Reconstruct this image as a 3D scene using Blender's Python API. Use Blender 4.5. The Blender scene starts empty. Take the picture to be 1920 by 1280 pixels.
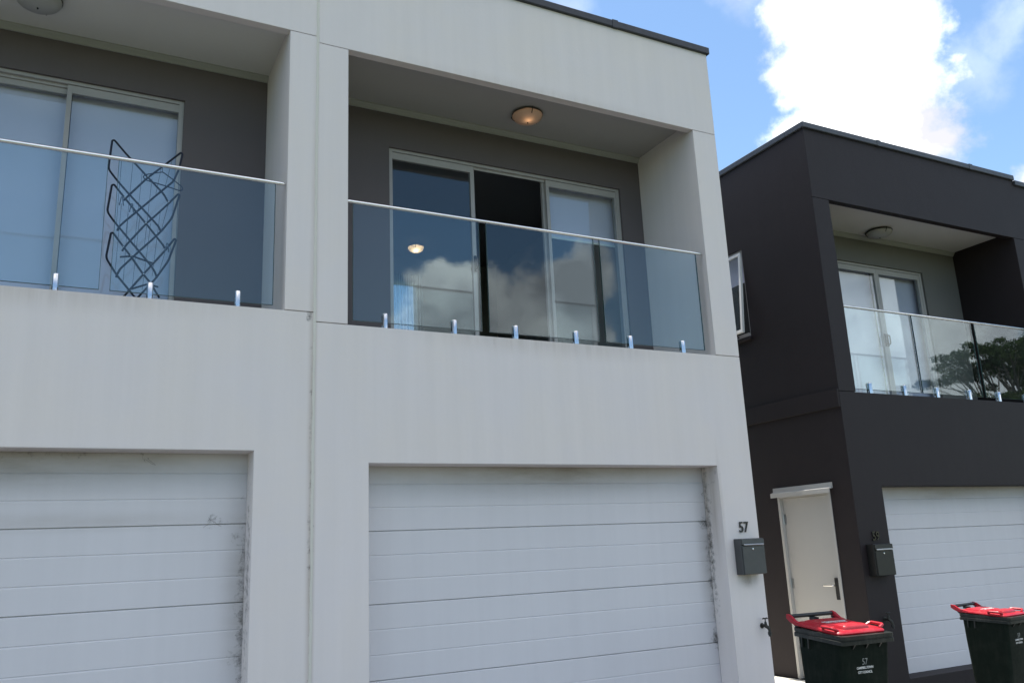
import bpy, bmesh, math, random
from mathutils import Vector, Matrix, noise as mnoise

random.seed(7)
R = math.radians
SC = bpy.context.scene
COL = SC.collection

# ------------------------------------------------------------------ camera
cam_d = bpy.data.cameras.new("camera")
cam = bpy.data.objects.new("camera", cam_d)
COL.objects.link(cam)
RX = Vector((0.8886002, -0.45661668, -0.0434843))
UX = Vector((-0.07190419, -0.23230223, 0.9699822))
FX = Vector((0.45301155, 0.85879967, 0.23925646))
m = Matrix.Identity(4)
for i in range(3):
    m[i][0], m[i][1], m[i][2] = RX[i], UX[i], -FX[i]
m.translation = Vector((-1.6119, -6.3265, 1.4999))
cam.matrix_world = m
cam_d.sensor_fit = 'HORIZONTAL'
cam_d.sensor_width = 36.0
cam_d.lens = 36.0 * 1591.24 / 1920.0
cam_d.clip_start = 0.05
cam_d.clip_end = 5000
SC.camera = cam

# ------------------------------------------------------------------ sun, sky, exposure
SUN_EL, SUN_AZ = 76.7, 1.0          # azimuth from +Y towards +X
SKY_STRENGTH = 0.10
CLOUD_RAD = 9.5                    # cloud radiance before the background strength
SC.view_settings.view_transform = 'Standard'
SC.view_settings.look = 'None'
SC.view_settings.gamma = 1.0
SC.view_settings.use_curve_mapping = False
SC.view_settings.exposure = 1.10

sd = bpy.data.lights.new("sun", 'SUN')
sd.energy = 4.4
sd.angle = R(0.5)
sd.color = (1.0, 0.95, 0.87)
sun = bpy.data.objects.new("sun", sd)
COL.objects.link(sun)
sv = Vector((math.sin(R(SUN_AZ)) * math.cos(R(SUN_EL)), math.cos(R(SUN_AZ)) * math.cos(R(SUN_EL)), math.sin(R(SUN_EL))))
sun.rotation_euler = sv.to_track_quat('Z', 'Y').to_euler()
sun.location = (0, 0, 30)

W = bpy.data.worlds.new("World")
SC.world = W
W.use_nodes = True
wt = W.node_tree
wt.nodes.clear()


class NG:
    """small helper to write node trees"""
    def __init__(s, tree):
        s.t = tree

    def n(s, kind, inputs=None, **kw):
        nd = s.t.nodes.new(kind)
        for k, v in kw.items():
            setattr(nd, k, v)
        for k, v in (inputs or {}).items():
            sock = nd.inputs[k]
            if isinstance(v, bpy.types.NodeSocket):
                s.t.links.new(v, sock)
            else:
                sock.default_value = v
        return nd

    def math(s, op, a, b=0.0, c=0.0, clamp=False):
        return s.n('ShaderNodeMath', {0: a, 1: b, 2: c}, operation=op, use_clamp=clamp).outputs[0]

    def vmath(s, op, a, b=(0, 0, 0)):
        nd = s.n('ShaderNodeVectorMath', {0: a, 1: b}, operation=op)
        return nd.outputs['Value'] if op in ('DISTANCE', 'LENGTH', 'DOT_PRODUCT') else nd.outputs[0]

    def mapr(s, v, a, b, c=0.0, d=1.0, smooth=False):
        nd = s.n('ShaderNodeMapRange', {0: v, 1: a, 2: b, 3: c, 4: d}, clamp=True)
        if smooth:
            nd.interpolation_type = 'SMOOTHSTEP'
        return nd.outputs[0]

    def mix(s, fac, a, b, blend='MIX'):
        nd = s.n('ShaderNodeMix', data_type='RGBA', blend_type=blend)
        for k, v in ((0, fac), (6, a), (7, b)):
            if isinstance(v, bpy.types.NodeSocket):
                s.t.links.new(v, nd.inputs[k])
            else:
                nd.inputs[k].default_value = v if k == 0 else (tuple(v) + (1,))[:4]
        return nd.outputs[2]

    def noise(s, vec, scale, detail=4.0, rough=0.55, dist=0.0):
        return s.n('ShaderNodeTexNoise', {'Vector': vec, 'Scale': scale, 'Detail': detail, 'Roughness': rough, 'Distortion': dist}).outputs[0]


g = NG(wt)
sky = g.n('ShaderNodeTexSky', sky_type='NISHITA')
sky.sun_disc = False
sky.sun_elevation = R(SUN_EL)
sky.sun_rotation = R(SUN_AZ)
sky.air_density = 1.0
sky.dust_density = 0.25
sky.ozone_density = 0.5
dirv = g.n('ShaderNodeTexCoord').outputs['Generated']
VIS = [(0.6843,0.5123,0.5189,0.090),(0.6807,0.5461,0.4883,0.066),(0.7236,0.5244,0.4489,0.072),(0.7512,0.5218,0.4043,0.062),(0.7136,0.5630,0.4168,0.070),(0.7733,0.5004,0.3893,0.029),(0.6465,0.5554,0.5231,0.048),(0.6563,0.4685,0.5914,0.114),(0.7150,0.4950,0.4943,0.052),(0.8260,0.4508,0.3384,0.022)]
THIN = [(0.7736,0.4553,0.4407,0.042),(0.6036,0.5768,0.5504,0.038),(0.4395,0.6852,0.5808,0.041),(0.7765,0.4212,0.4687,0.036)]
REF = [(0.3866,-0.8755,0.2900,0.053),(0.4178,-0.8709,0.2590,0.069),(0.4732,-0.8410,0.2624,0.069),(0.5097,-0.8057,0.3017,0.047),(0.4921,-0.8393,0.2310,0.081),(0.5048,-0.8191,0.2724,0.044),(0.3503,-0.9047,0.2426,0.050),(0.7691,-0.6063,0.2022,0.077),(0.7521,-0.6007,0.2713,0.057),(0.8117,-0.5617,0.1602,0.085),(0.7814,-0.5750,0.2426,0.045)]


def blobs(lst, warp):
    cur = None
    for (x, y, z, r) in lst:
        d = g.vmath('DISTANCE', warp, (x, y, z))
        f = g.mapr(d, 0.0, r * 1.45, 1.0, 0.0)
        cur = f if cur is None else g.math('MAXIMUM', cur, f)
    return cur


wn = g.n('ShaderNodeTexNoise', {'Vector': dirv, 'Scale': 14.0, 'Detail': 3.0, 'Roughness': 0.5}).outputs['Color']
wv = g.vmath('MULTIPLY', g.vmath('SUBTRACT', wn, (0.5, 0.5, 0.5)), (0.06, 0.06, 0.06))
warp = g.vmath('ADD', dirv, wv)
fbm = g.noise(dirv, 22.0, 9.0, 0.6)
dens = g.math('ADD', blobs(VIS, warp), g.math('MULTIPLY', g.math('SUBTRACT', fbm, 0.5), 1.0))
cmask = g.mapr(dens, 0.20, 0.66, 0, 1, smooth=True)
dens2 = g.math('ADD', blobs(REF, warp), g.math('MULTIPLY', g.math('SUBTRACT', fbm, 0.5), 0.8))
cmask = g.math('MAXIMUM', cmask, g.mapr(dens2, 0.26, 0.48, 0, 1, smooth=True))
dthin = g.math('ADD', blobs(THIN, warp), g.math('MULTIPLY', g.math('SUBTRACT', fbm, 0.5), 1.2))
tmask = g.math('MULTIPLY', g.mapr(dthin, 0.25, 0.9, 0, 1, smooth=True), 0.18)
cmask = g.math('MAXIMUM', cmask, tmask)
# unseen broken cumulus field added high over the street side to brighten the walls
sepd = g.n('ShaderNodeSeparateXYZ', {0: dirv})
zs_, ys_ = sepd.outputs[2], sepd.outputs[1]
proj = g.vmath('DIVIDE', dirv, g.n('ShaderNodeCombineXYZ', {0: g.math('MAXIMUM', zs_, 0.12), 1: g.math('MAXIMUM', zs_, 0.12), 2: 1.0}).outputs[0])
fieldn = g.noise(proj, 1.7, 8.0, 0.58)
fmask = g.mapr(fieldn, 0.40, 0.56, 0, 1, smooth=True)
fmask = g.math('MULTIPLY', fmask, g.math('MULTIPLY', g.mapr(zs_, 0.44, 0.56), g.math('MAXIMUM', g.mapr(ys_, 0.05, -0.12), g.mapr(sepd.outputs[0], 0.05, -0.15))))
cmask = g.math('MAXIMUM', cmask, fmask)
shade = g.noise(warp, 9.0, 6.0, 0.55)
cl_val = g.mapr(shade, 0.36, 0.62, 0.50, 1.2)
cloud = g.mix(g.mapr(shade, 0.38, 0.6), (0.93, 0.93, 1.0), (1.0, 1.0, 1.0))
ccol = g.vmath('MULTIPLY', cloud, g.n('ShaderNodeCombineXYZ', {0: cl_val, 1: cl_val, 2: cl_val}).outputs[0])
ccol = g.vmath('MULTIPLY', ccol, (CLOUD_RAD, CLOUD_RAD, CLOUD_RAD))
skc = g.vmath('MULTIPLY', sky.outputs[0], (0.91, 1.005, 1.03))
fin = g.mix(cmask, skc, ccol)
bg = g.n('ShaderNodeBackground', {'Color': fin, 'Strength': SKY_STRENGTH})
wo = g.n('ShaderNodeOutputWorld')
wt.links.new(bg.outputs[0], wo.inputs[0])

SC.cycles.use_denoising = True
SC.cycles.max_bounces = 10
SC.cycles.transparent_max_bounces = 24
SC.cycles.caustics_reflective = False
SC.cycles.caustics_refractive = False

# ------------------------------------------------------------------ materials


def newmat(name):
    mt = bpy.data.materials.new(name)
    mt.use_nodes = True
    t = mt.node_tree
    t.nodes.clear()
    q = NG(t)
    out = q.n('ShaderNodeOutputMaterial')
    return mt, q, out


def painted(name, col, rough=0.85, var=0.08, bump=0.25, bscale=260.0, streak=0.06, dirt=(), dirtcol=(0.03, 0.028, 0.022), spec=0.3, warm=None, speck=0.0, grime_shade=(), bevel=0.0, grain=False):
    """rendered / painted surface: mottled, faint vertical streaks, grain, optional dirt spots (centre, radii, strength)"""
    mt, q, out = newmat(name)
    co = q.n('ShaderNodeTexCoord').outputs['Object']
    n1 = q.noise(co, 1.1, 5.0, 0.6)
    st = q.n('ShaderNodeMapping', {'Vector': co, 'Scale': (5.0, 5.0, 0.22)}).outputs[0]
    n2 = q.noise(st, 1.6, 4.0, 0.6)
    v = q.math('ADD', q.math('MULTIPLY', q.math('SUBTRACT', n1, 0.5), 2.2 * var), q.math('MULTIPLY', q.math('SUBTRACT', n2, 0.5), 2.0 * streak))
    n3 = q.noise(co, 34.0, 3.0, 0.6)
    v = q.math('ADD', v, q.math('MULTIPLY', q.math('SUBTRACT', n3, 0.5), var * 0.55))
    v = q.math('ADD', v, 1.0)
    c = q.vmath('MULTIPLY', tuple(col), q.n('ShaderNodeCombineXYZ', {0: v, 1: v, 2: v}).outputs[0])
    if warm:
        c = q.mix(q.mapr(n1, 0.42, 0.62), c, q.vmath('MULTIPLY', c, tuple(warm)))
    for (ctr, rad, sg_) in grime_shade:  # soft brown darkening: dirt, with occlusion shade painted in under the garage heads
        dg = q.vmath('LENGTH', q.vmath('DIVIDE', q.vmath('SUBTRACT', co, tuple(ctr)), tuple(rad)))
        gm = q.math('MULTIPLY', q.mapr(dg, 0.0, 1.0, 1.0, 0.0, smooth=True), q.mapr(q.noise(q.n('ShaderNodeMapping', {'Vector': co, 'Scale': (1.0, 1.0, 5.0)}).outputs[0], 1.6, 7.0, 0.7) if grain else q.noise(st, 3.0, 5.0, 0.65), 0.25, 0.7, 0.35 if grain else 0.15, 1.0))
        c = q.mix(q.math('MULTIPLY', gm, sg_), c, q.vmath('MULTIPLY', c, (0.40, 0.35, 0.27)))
    if dirt or speck:
        nd = q.noise(co, 17.0, 7.0, 0.7)
        nf = q.noise(co, 75.0, 3.0, 0.7)
        cur = None
        for (ctr, rad, s) in dirt:
            d = q.vmath('LENGTH', q.vmath('DIVIDE', q.vmath('SUBTRACT', co, tuple(ctr)), tuple(rad)))
            f = q.math('MULTIPLY', q.mapr(d, 0.0, 1.0, 1.0, 0.0), s)
            cur = f if cur is None else q.math('MAXIMUM', cur, f)
        if cur is not None:
            k = q.math('ADD', q.math('MULTIPLY', nd, 0.75), q.math('MULTIPLY', nf, 0.25))
            mk = q.mapr(q.math('ADD', k, q.math('MULTIPLY', cur, 0.42)), 0.71, 0.93, 0.0, 0.85)
            mk = q.math('MULTIPLY', mk, q.mapr(cur, 0.0, 0.25))
            c = q.mix(mk, c, dirtcol)
        if speck:
            sp = q.mapr(q.noise(co, 120.0, 2.0, 0.5), 0.72, 0.78, 0.0, speck)
            c = q.mix(sp, c, dirtcol)
    b = q.n('ShaderNodeBsdfPrincipled', {'Base Color': c, 'Roughness': rough, 'Specular IOR Level': spec})
    if bump:
        h = q.math('ADD', q.noise(co, bscale, 2.0, 0.6), q.math('MULTIPLY', q.noise(co, 6.0, 5.0, 0.6, 0.6), 2.2))
        if grain:
            h = q.math('ADD', h, q.math('MULTIPLY', q.noise(q.n('ShaderNodeMapping', {'Vector': co, 'Scale': (2.0, 1.0, 90.0)}).outputs[0], 3.0, 4.0, 0.7), 1.5))
        bp = q.n('ShaderNodeBump', {'Strength': bump, 'Distance': 0.004, 'Height': h})
        if bevel:
            q.t.links.new(q.n('ShaderNodeBevel', {'Radius': bevel}, samples=4).outputs[0], bp.inputs['Normal'])
        q.t.links.new(bp.outputs[0], b.inputs['Normal'])
    q.t.links.new(b.outputs[0], out.inputs[0])
    return mt


def simple(name, col, rough=0.5, metal=0.0, spec=0.5, var=0.1, nscale=9.0, bump=0.0, coat=0.0):
    mt, q, out = newmat(name)
    co = q.n('ShaderNodeTexCoord').outputs['Object']
    n1 = q.noise(co, nscale, 5.0, 0.65)
    v = q.mapr(n1, 0.25, 0.75, 1 - var, 1 + var)
    c = q.vmath('MULTIPLY', tuple(col), q.n('ShaderNodeCombineXYZ', {0: v, 1: v, 2: v}).outputs[0])
    rr = q.mapr(q.noise(co, nscale * 2.3, 4.0, 0.6), 0.3, 0.7, max(0.02, rough - 0.08), min(1, rough + 0.08))
    b = q.n('ShaderNodeBsdfPrincipled', {'Base Color': c, 'Roughness': rr, 'Metallic': metal, 'Specular IOR Level': spec, 'Coat Weight': coat})
    if bump:
        bp = q.n('ShaderNodeBump', {'Strength': bump, 'Distance': 0.003, 'Height': q.noise(co, nscale * 30, 2.0)})
        q.t.links.new(bp.outputs[0], b.inputs['Normal'])
    q.t.links.new(b.outputs[0], out.inputs[0])
    return mt


def dusty(mt, amount, col=(0.16, 0.15, 0.13)):
    t = mt.node_tree
    q = NG(t)
    b = next(n for n in t.nodes if n.type == 'BSDF_PRINCIPLED')
    co = q.n('ShaderNodeTexCoord').outputs['Object']
    k = q.math('ADD', q.noise(co, 5.0, 7.0, 0.7), q.math('MULTIPLY', q.noise(q.n('ShaderNodeMapping', {'Vector': co, 'Scale': (9.0, 9.0, .8)}).outputs[0], 5.0, 4.0, 0.6), .5))
    src = b.inputs['Base Color'].links[0].from_socket
    t.links.new(q.mix(q.mapr(k, .72, 1.05, 0.0, amount), src, col), b.inputs['Base Color'])
    return mt


def glass(name, tint, smear=0.0, refl=1.0):
    """sheet glass built as a thin box: every face lets light straight through and mirrors by Fresnel"""
    mt, q, out = newmat(name)
    co = q.n('ShaderNodeTexCoord').outputs['Object']
    bf = q.n('ShaderNodeNewGeometry').outputs['Backfacing']
    ior = q.mapr(bf, 0.0, 1.0, 1.52, 1 / 1.52)
    fr = q.n('ShaderNodeFresnel', {'IOR': ior}).outputs[0]
    fr = q.math('MULTIPLY', fr, refl, clamp=True)
    dust = q.mapr(q.noise(co, 3.0, 6.0, 0.7), 0.35, 0.75, 0.0, smear)
    tr = q.n('ShaderNodeBsdfTransparent', {'Color': tuple(tint) + (1,)})
    gl = q.n('ShaderNodeBsdfGlossy', {'Color': (0.88, 0.97, 1.0, 1), 'Roughness': 0.0})
    mx = q.n('ShaderNodeMixShader', {0: fr})
    q.t.links.new(tr.outputs[0], mx.inputs[1])
    q.t.links.new(gl.outputs[0], mx.inputs[2])
    df = q.n('ShaderNodeBsdfDiffuse', {'Color': (0.6, 0.62, 0.63, 1)})
    m2 = q.n('ShaderNodeMixShader', {0: dust})
    q.t.links.new(mx.outputs[0], m2.inputs[1])
    q.t.links.new(df.outputs[0], m2.inputs[2])
    q.t.links.new(m2.outputs[0], out.inputs[0])
    return mt


def emit(name, col, strength):
    mt, q, out = newmat(name)
    e = q.n('ShaderNodeEmission', {'Color': tuple(col) + (1,), 'Strength': strength})
    q.t.links.new(e.outputs[0], out.inputs[0])
    return mt


def frosted(name, col, trans=0.5):
    mt, q, out = newmat(name)
    d = q.n('ShaderNodeBsdfPrincipled', {'Base Color': tuple(col) + (1,), 'Roughness': 0.35})
    t = q.n('ShaderNodeBsdfTranslucent', {'Color': (0.9, 0.82, 0.72, 1)})
    mx = q.n('ShaderNodeMixShader', {0: trans})
    q.t.links.new(d.outputs[0], mx.inputs[1])
    q.t.links.new(t.outputs[0], mx.inputs[2])
    q.t.links.new(mx.outputs[0], out.inputs[0])
    return mt


def leafmat(name, c1, c2):
    mt, q, out = newmat(name)
    co = q.n('ShaderNodeTexCoord').outputs['Object']
    f = q.mapr(q.noise(co, 0.9, 4.0), 0.35, 0.65)
    c = q.mix(f, c1, c2)
    d = q.n('ShaderNodeBsdfDiffuse', {'Color': c})
    t = q.n('ShaderNodeBsdfTranslucent', {'Color': c})
    mx = q.n('ShaderNodeMixShader', {0: 0.25})
    q.t.links.new(d.outputs[0], mx.inputs[1])
    q.t.links.new(t.outputs[0], mx.inputs[2])
    q.t.links.new(mx.outputs[0], out.inputs[0])
    return mt


M = {}
CREAM = (0.715, 0.670, 0.662)
M['cream'] = painted('cream_render', CREAM, var=0.035, streak=0.05)
M['charcoal'] = painted('charcoal_render', (0.0215, 0.0162, 0.0176), var=0.17, streak=0.10, rough=0.6, spec=0.26, bevel=.008)
M['greywall'] = painted('grey_brown_paint', (0.125, 0.108, 0.113), var=0.05, streak=0.03)
M['greywall2'] = painted('mid_grey_paint', (0.15, 0.145, 0.14), var=0.05, streak=0.03)
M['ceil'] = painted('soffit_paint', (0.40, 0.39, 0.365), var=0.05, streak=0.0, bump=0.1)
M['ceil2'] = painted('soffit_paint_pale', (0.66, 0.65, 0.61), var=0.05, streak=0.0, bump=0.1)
M['cornice'] = painted('cornice_paint', (0.34, 0.34, 0.32), var=0.03, streak=0.0, bump=0.05)
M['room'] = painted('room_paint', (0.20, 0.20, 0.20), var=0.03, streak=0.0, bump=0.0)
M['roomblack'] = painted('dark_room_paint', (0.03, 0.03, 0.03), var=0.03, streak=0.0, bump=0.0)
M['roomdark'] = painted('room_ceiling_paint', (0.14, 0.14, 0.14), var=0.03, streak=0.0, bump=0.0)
M['cap'] = simple('dark_capping_metal', (0.022, 0.025, 0.032), rough=0.45, metal=0.0, var=0.15)
M['cap2'] = simple('grey_capping_metal', (0.05, 0.055, 0.065), rough=0.45, metal=0.0, var=0.15)
M['alu'] = simple('grey_aluminium', (0.37, 0.35, 0.345), rough=0.4, metal=0.0, var=0.06)
M['aluwhite'] = simple('white_aluminium', (0.75, 0.76, 0.76), rough=0.35, var=0.04)
M['steel'] = simple('polished_steel', (0.74, 0.73, 0.72), rough=0.16, metal=1.0, var=0.04)
M['dull'] = simple('dull_steel', (0.45, 0.45, 0.45), rough=0.35, metal=1.0, var=0.15)
M['gl_bal'] = glass('balustrade_glass', (0.90, 0.955, 0.965), smear=0.004)
M['gl_edge'] = simple('polished_glass_edge', (0.035, 0.07, 0.065), rough=0.15, var=0.05)
M['gl_door'] = glass('door_glass', (0.93, 0.96, 0.96), smear=0.004)
M['blind'] = painted('blind_fabric', (0.66, 0.63, 0.80), var=0.02, streak=0.02, bump=0.0)
M['black'] = simple('black_plastic', (0.012, 0.012, 0.013), rough=0.4, var=0.1)
M['navy'] = simple('navy_coated_tube', (0.005, 0.009, 0.024), rough=0.45, spec=0.25, var=0.1)
M['wire'] = simple('thin_wire', (0.03, 0.05, 0.09), rough=0.4, var=0.1)
M['bowl'] = frosted('frosted_bowl', (0.46, 0.43, 0.38), 0.42)
M['bowl_off'] = frosted('frosted_bowl_unlit', (0.45, 0.45, 0.43), 0.15)
M['bulb'] = emit('warm_bulb', (1.0, 0.54, 0.27), 2.3)
M['bulb_in'] = emit('warm_room_bulb', (1.0, 0.68, 0.40), 16.0)
M['bulb_off'] = simple('bulb_glass', (0.6, 0.6, 0.58), rough=0.3)
M['lampdark'] = simple('lamp_ring', (0.02, 0.02, 0.02), rough=0.4)
M['boxgrey'] = simple('letterbox_grey', (0.075, 0.078, 0.08), rough=0.42, metal=0.35, var=0.1, bump=0.05)
M['boxblack'] = simple('letterbox_black', (0.018, 0.018, 0.017), rough=0.4, metal=0.2, var=0.1, bump=0.05)
M['bin'] = simple('bin_dark_green', (0.006, 0.011, 0.008), rough=0.55, spec=0.08, var=0.2, nscale=14, bump=0.05)
M['binrim'] = dusty(simple('bin_rim_plastic', (0.010, 0.013, 0.011), rough=0.36, spec=0.5, var=0.2, nscale=14), .35)
M['lid'] = simple('bin_red_lid', (0.38, 0.008, 0.020), rough=0.36, var=0.04, nscale=11)
dusty(M['bin'], .07)
dusty(M['lid'], .22, (0.42, 0.16, 0.15))
dusty(M['charcoal'], .025, (0.10, 0.095, 0.09))
M['print'] = simple('white_print', (0.62, 0.62, 0.60), rough=0.6, var=0.25, nscale=60)
M['print_grey'] = simple('grey_print', (0.24, 0.25, 0.24), rough=0.6, var=0.35, nscale=60)
M['tap'] = simple('weathered_brass', (0.035, 0.035, 0.03), rough=0.45, metal=0.5, var=0.3, nscale=40)
M['doorpaint'] = painted('pale_grey_door_paint', (0.47, 0.46, 0.44), var=0.02, streak=0.02, bump=0.05, rough=0.6)
M['sealant'] = painted('joint_sealant', (0.62, 0.60, 0.54), var=0.06, streak=0.0, bump=0.4, bscale=60, speck=0.9, rough=0.6)
M['cobweb'] = simple('cobweb_dirt', (0.06, 0.055, 0.045), rough=0.9)
M['cabinet'] = simple('white_laminate', (0.75, 0.76, 0.78), rough=0.4, var=0.03)
M['bark'] = painted('pine_bark', (0.20, 0.175, 0.15), var=0.2, bump=0.5, bscale=12)
M['leaf'] = leafmat('pine_needles', (0.04, 0.068, 0.028), (0.10, 0.135, 0.055))
M['concrete'] = painted('driveway_concrete', (0.165, 0.16, 0.155), var=0.12, streak=0.0, bump=0.4, bscale=120)
M['asphalt'] = painted('asphalt', (0.055, 0.055, 0.056), var=0.15, streak=0.0, bump=0.6, bscale=160)
M['path'] = painted('pale_concrete', (0.58, 0.56, 0.50), var=0.08, streak=0.0, bump=0.3, bscale=120)
M['grass'] = painted('dry_grass', (0.07, 0.085, 0.035), var=0.4, streak=0.0, bump=0.8, bscale=40)

# ------------------------------------------------------------------ mesh helpers


class MB:
    def __init__(s):
        s.v, s.f = [], []

    def add(s, vs, fs):
        o = len(s.v)
        s.v += [tuple(p) for p in vs]
        s.f += [tuple(i + o for i in fc) for fc in fs]
        return s

    def box(s, x0, x1, y0, y1, z0, z1, bevel=0.0):
        if bevel:
            b = bevel
            def ring(z, k):
                return [(x0 + k, y0 + b, z), (x0 + b, y0 + k, z), (x1 - b, y0 + k, z), (x1 - k, y0 + b, z),
                        (x1 - k, y1 - b, z), (x1 - b, y1 - k, z), (x0 + b, y1 - k, z), (x0 + k, y1 - b, z)]
            return s.loft([ring(z0, b * .9), ring(z0 + b, 0), ring(z1 - b, 0), ring(z1, b * .9)])
        return s.add([(x0, y0, z0), (x1, y0, z0), (x1, y1, z0), (x0, y1, z0), (x0, y0, z1), (x1, y0, z1), (x1, y1, z1), (x0, y1, z1)],
                     [(0, 3, 2, 1), (4, 5, 6, 7), (0, 1, 5, 4), (1, 2, 6, 5), (2, 3, 7, 6), (3, 0, 4, 7)])

    def loft(s, rings, cap=True, closed=True):
        n = len(rings[0])
        vs = [p for r in rings for p in r]
        fs = []
        for i in range(len(rings) - 1):
            for j in range(n if closed else n - 1):
                a, b = i * n + j, i * n + (j + 1) % n
                fs.append((a, b, b + n, a + n))
        if cap:
            fs.append(tuple(reversed(range(n))))
            fs.append(tuple(range((len(rings) - 1) * n, len(rings) * n)))
        return s.add(vs, fs)

    def tube(s, pts, r, n=8, closed=False):
        P = [Vector(p) for p in pts]
        rings = []
        k = len(P)
        prev = None
        for i in range(k):
            if closed:
                t = (P[(i + 1) % k] - P[i - 1])
            else:
                t = P[min(i + 1, k - 1)] - P[max(i - 1, 0)]
            t.normalize()
            if prev is None:
                a = Vector((0, 0, 1)) if abs(t.z) < 0.9 else Vector((1, 0, 0))
                u = t.cross(a).normalized()
            else:
                u = (prev - t * prev.dot(t)).normalized()
            prev = u
            w = t.cross(u)
            rr = r[i] if isinstance(r, (list, tuple)) else r
            rings.append([P[i] + (u * math.cos(2 * math.pi * j / n) + w * math.sin(2 * math.pi * j / n)) * rr for j in range(n)])
        if closed:
            rings.append(rings[0])
        return s.loft(rings, cap=not closed)

    def lathe(s, prof, c=(0, 0, 0), n=32, axis='z'):
        rings = []
        for (rr, h) in prof:
            ring = []
            for j in range(n):
                a = 2 * math.pi * j / n
                p = (rr * math.cos(a), rr * math.sin(a), h)
                if axis == 'y':
                    p = (p[0], p[2], p[1])
                elif axis == 'x':
                    p = (p[2], p[0], p[1])
                ring.append((p[0] + c[0], p[1] + c[1], p[2] + c[2]))
            rings.append(ring)
        return s.loft(rings)

    def extrude_x(s, prof, x0, x1):
        """closed profile of (y, z) points extruded along x"""
        return s.loft([[(x0, y, z) for (y, z) in prof], [(x1, y, z) for (y, z) in prof]])

    def xform(s, mat):
        s.v = [tuple(mat @ Vector(p)) for p in s.v]
        return s

    def build(s, name, mat, parent=None, smooth=False, world=False, angle=35):
        me = bpy.data.meshes.new(name)
        vs = s.v
        if world and parent is not None:
            L = wloc(parent)
            vs = [(p[0] - L[0], p[1] - L[1], p[2] - L[2]) for p in vs]
        me.from_pydata(vs, [], s.f)
        bm = bmesh.new()
        bm.from_mesh(me)
        bmesh.ops.recalc_face_normals(bm, faces=bm.faces)
        bm.to_mesh(me)
        bm.free()
        me.materials.append(mat)
        if smooth:
            me.shade_smooth()
            me.set_sharp_from_angle(angle=R(angle))
        o = bpy.data.objects.new(name, me)
        COL.objects.link(o)
        if parent is not None:
            o.parent = parent
        return o


def wloc(o):
    L = Vector((0, 0, 0))
    while o is not None:
        L += o.location
        o = o.parent
    return L


def tag(o, label=None, cat=None, group=None, kind=None):
    if label: o['label'] = label
    if cat: o['category'] = cat
    if group: o['group'] = group
    if kind: o['kind'] = kind
    return o


def thing(name, label, cat, loc=(0, 0, 0), rot=(0, 0, 0), group=None):
    o = bpy.data.objects.new(name, None)
    o.empty_display_size = 0.1
    COL.objects.link(o)
    o.location = loc
    o.rotation_euler = rot
    return tag(o, label, cat, group)


def children(o):
    return [c for c in COL.objects if c.parent == o]


def copy_tree(o, parent=None):
    c = o.copy()
    COL.objects.link(c)
    if parent is not None:
        c.parent = parent
    for ch in children(o):
        copy_tree(ch, c)
    return c


def fillet(pts, rad, n=5, closed=False):
    """round the corners of a polyline"""
    P = [Vector(p) for p in pts]
    out = []
    k = len(P)
    for i in range(k):
        if not closed and i in (0, k - 1):
            out.append(P[i]); continue
        a, b, c = P[i - 1], P[i], P[(i + 1) % k]
        d1, d2 = (a - b), (c - b)
        r = min(rad, d1.length * .45, d2.length * .45)
        p, q = b + d1.normalized() * r, b + d2.normalized() * r
        for j in range(n + 1):
            t = j / n
            out.append(p * (1 - t) ** 2 + b * 2 * t * (1 - t) + q * t * t)
    return out


def text_mb(txt, size, extrude, spacing=1.0, bold=0.0):
    cu = bpy.data.curves.new('lettering', 'FONT')
    cu.body = txt
    cu.size = size
    cu.extrude = extrude
    cu.offset = bold
    cu.space_character = spacing
    cu.align_x = 'CENTER'
    cu.resolution_u = 4
    o = bpy.data.objects.new('lettering', cu)
    COL.objects.link(o)
    bpy.context.view_layer.update()
    dg = bpy.context.evaluated_depsgraph_get()
    ev = o.evaluated_get(dg)
    me = ev.to_mesh()
    mb = MB()
    mb.add([tuple(v.co) for v in me.vertices], [tuple(p.vertices) for p in me.polygons])
    ev.to_mesh_clear()
    bpy.data.objects.remove(o)
    bpy.data.curves.remove(cu)
    return mb


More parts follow.
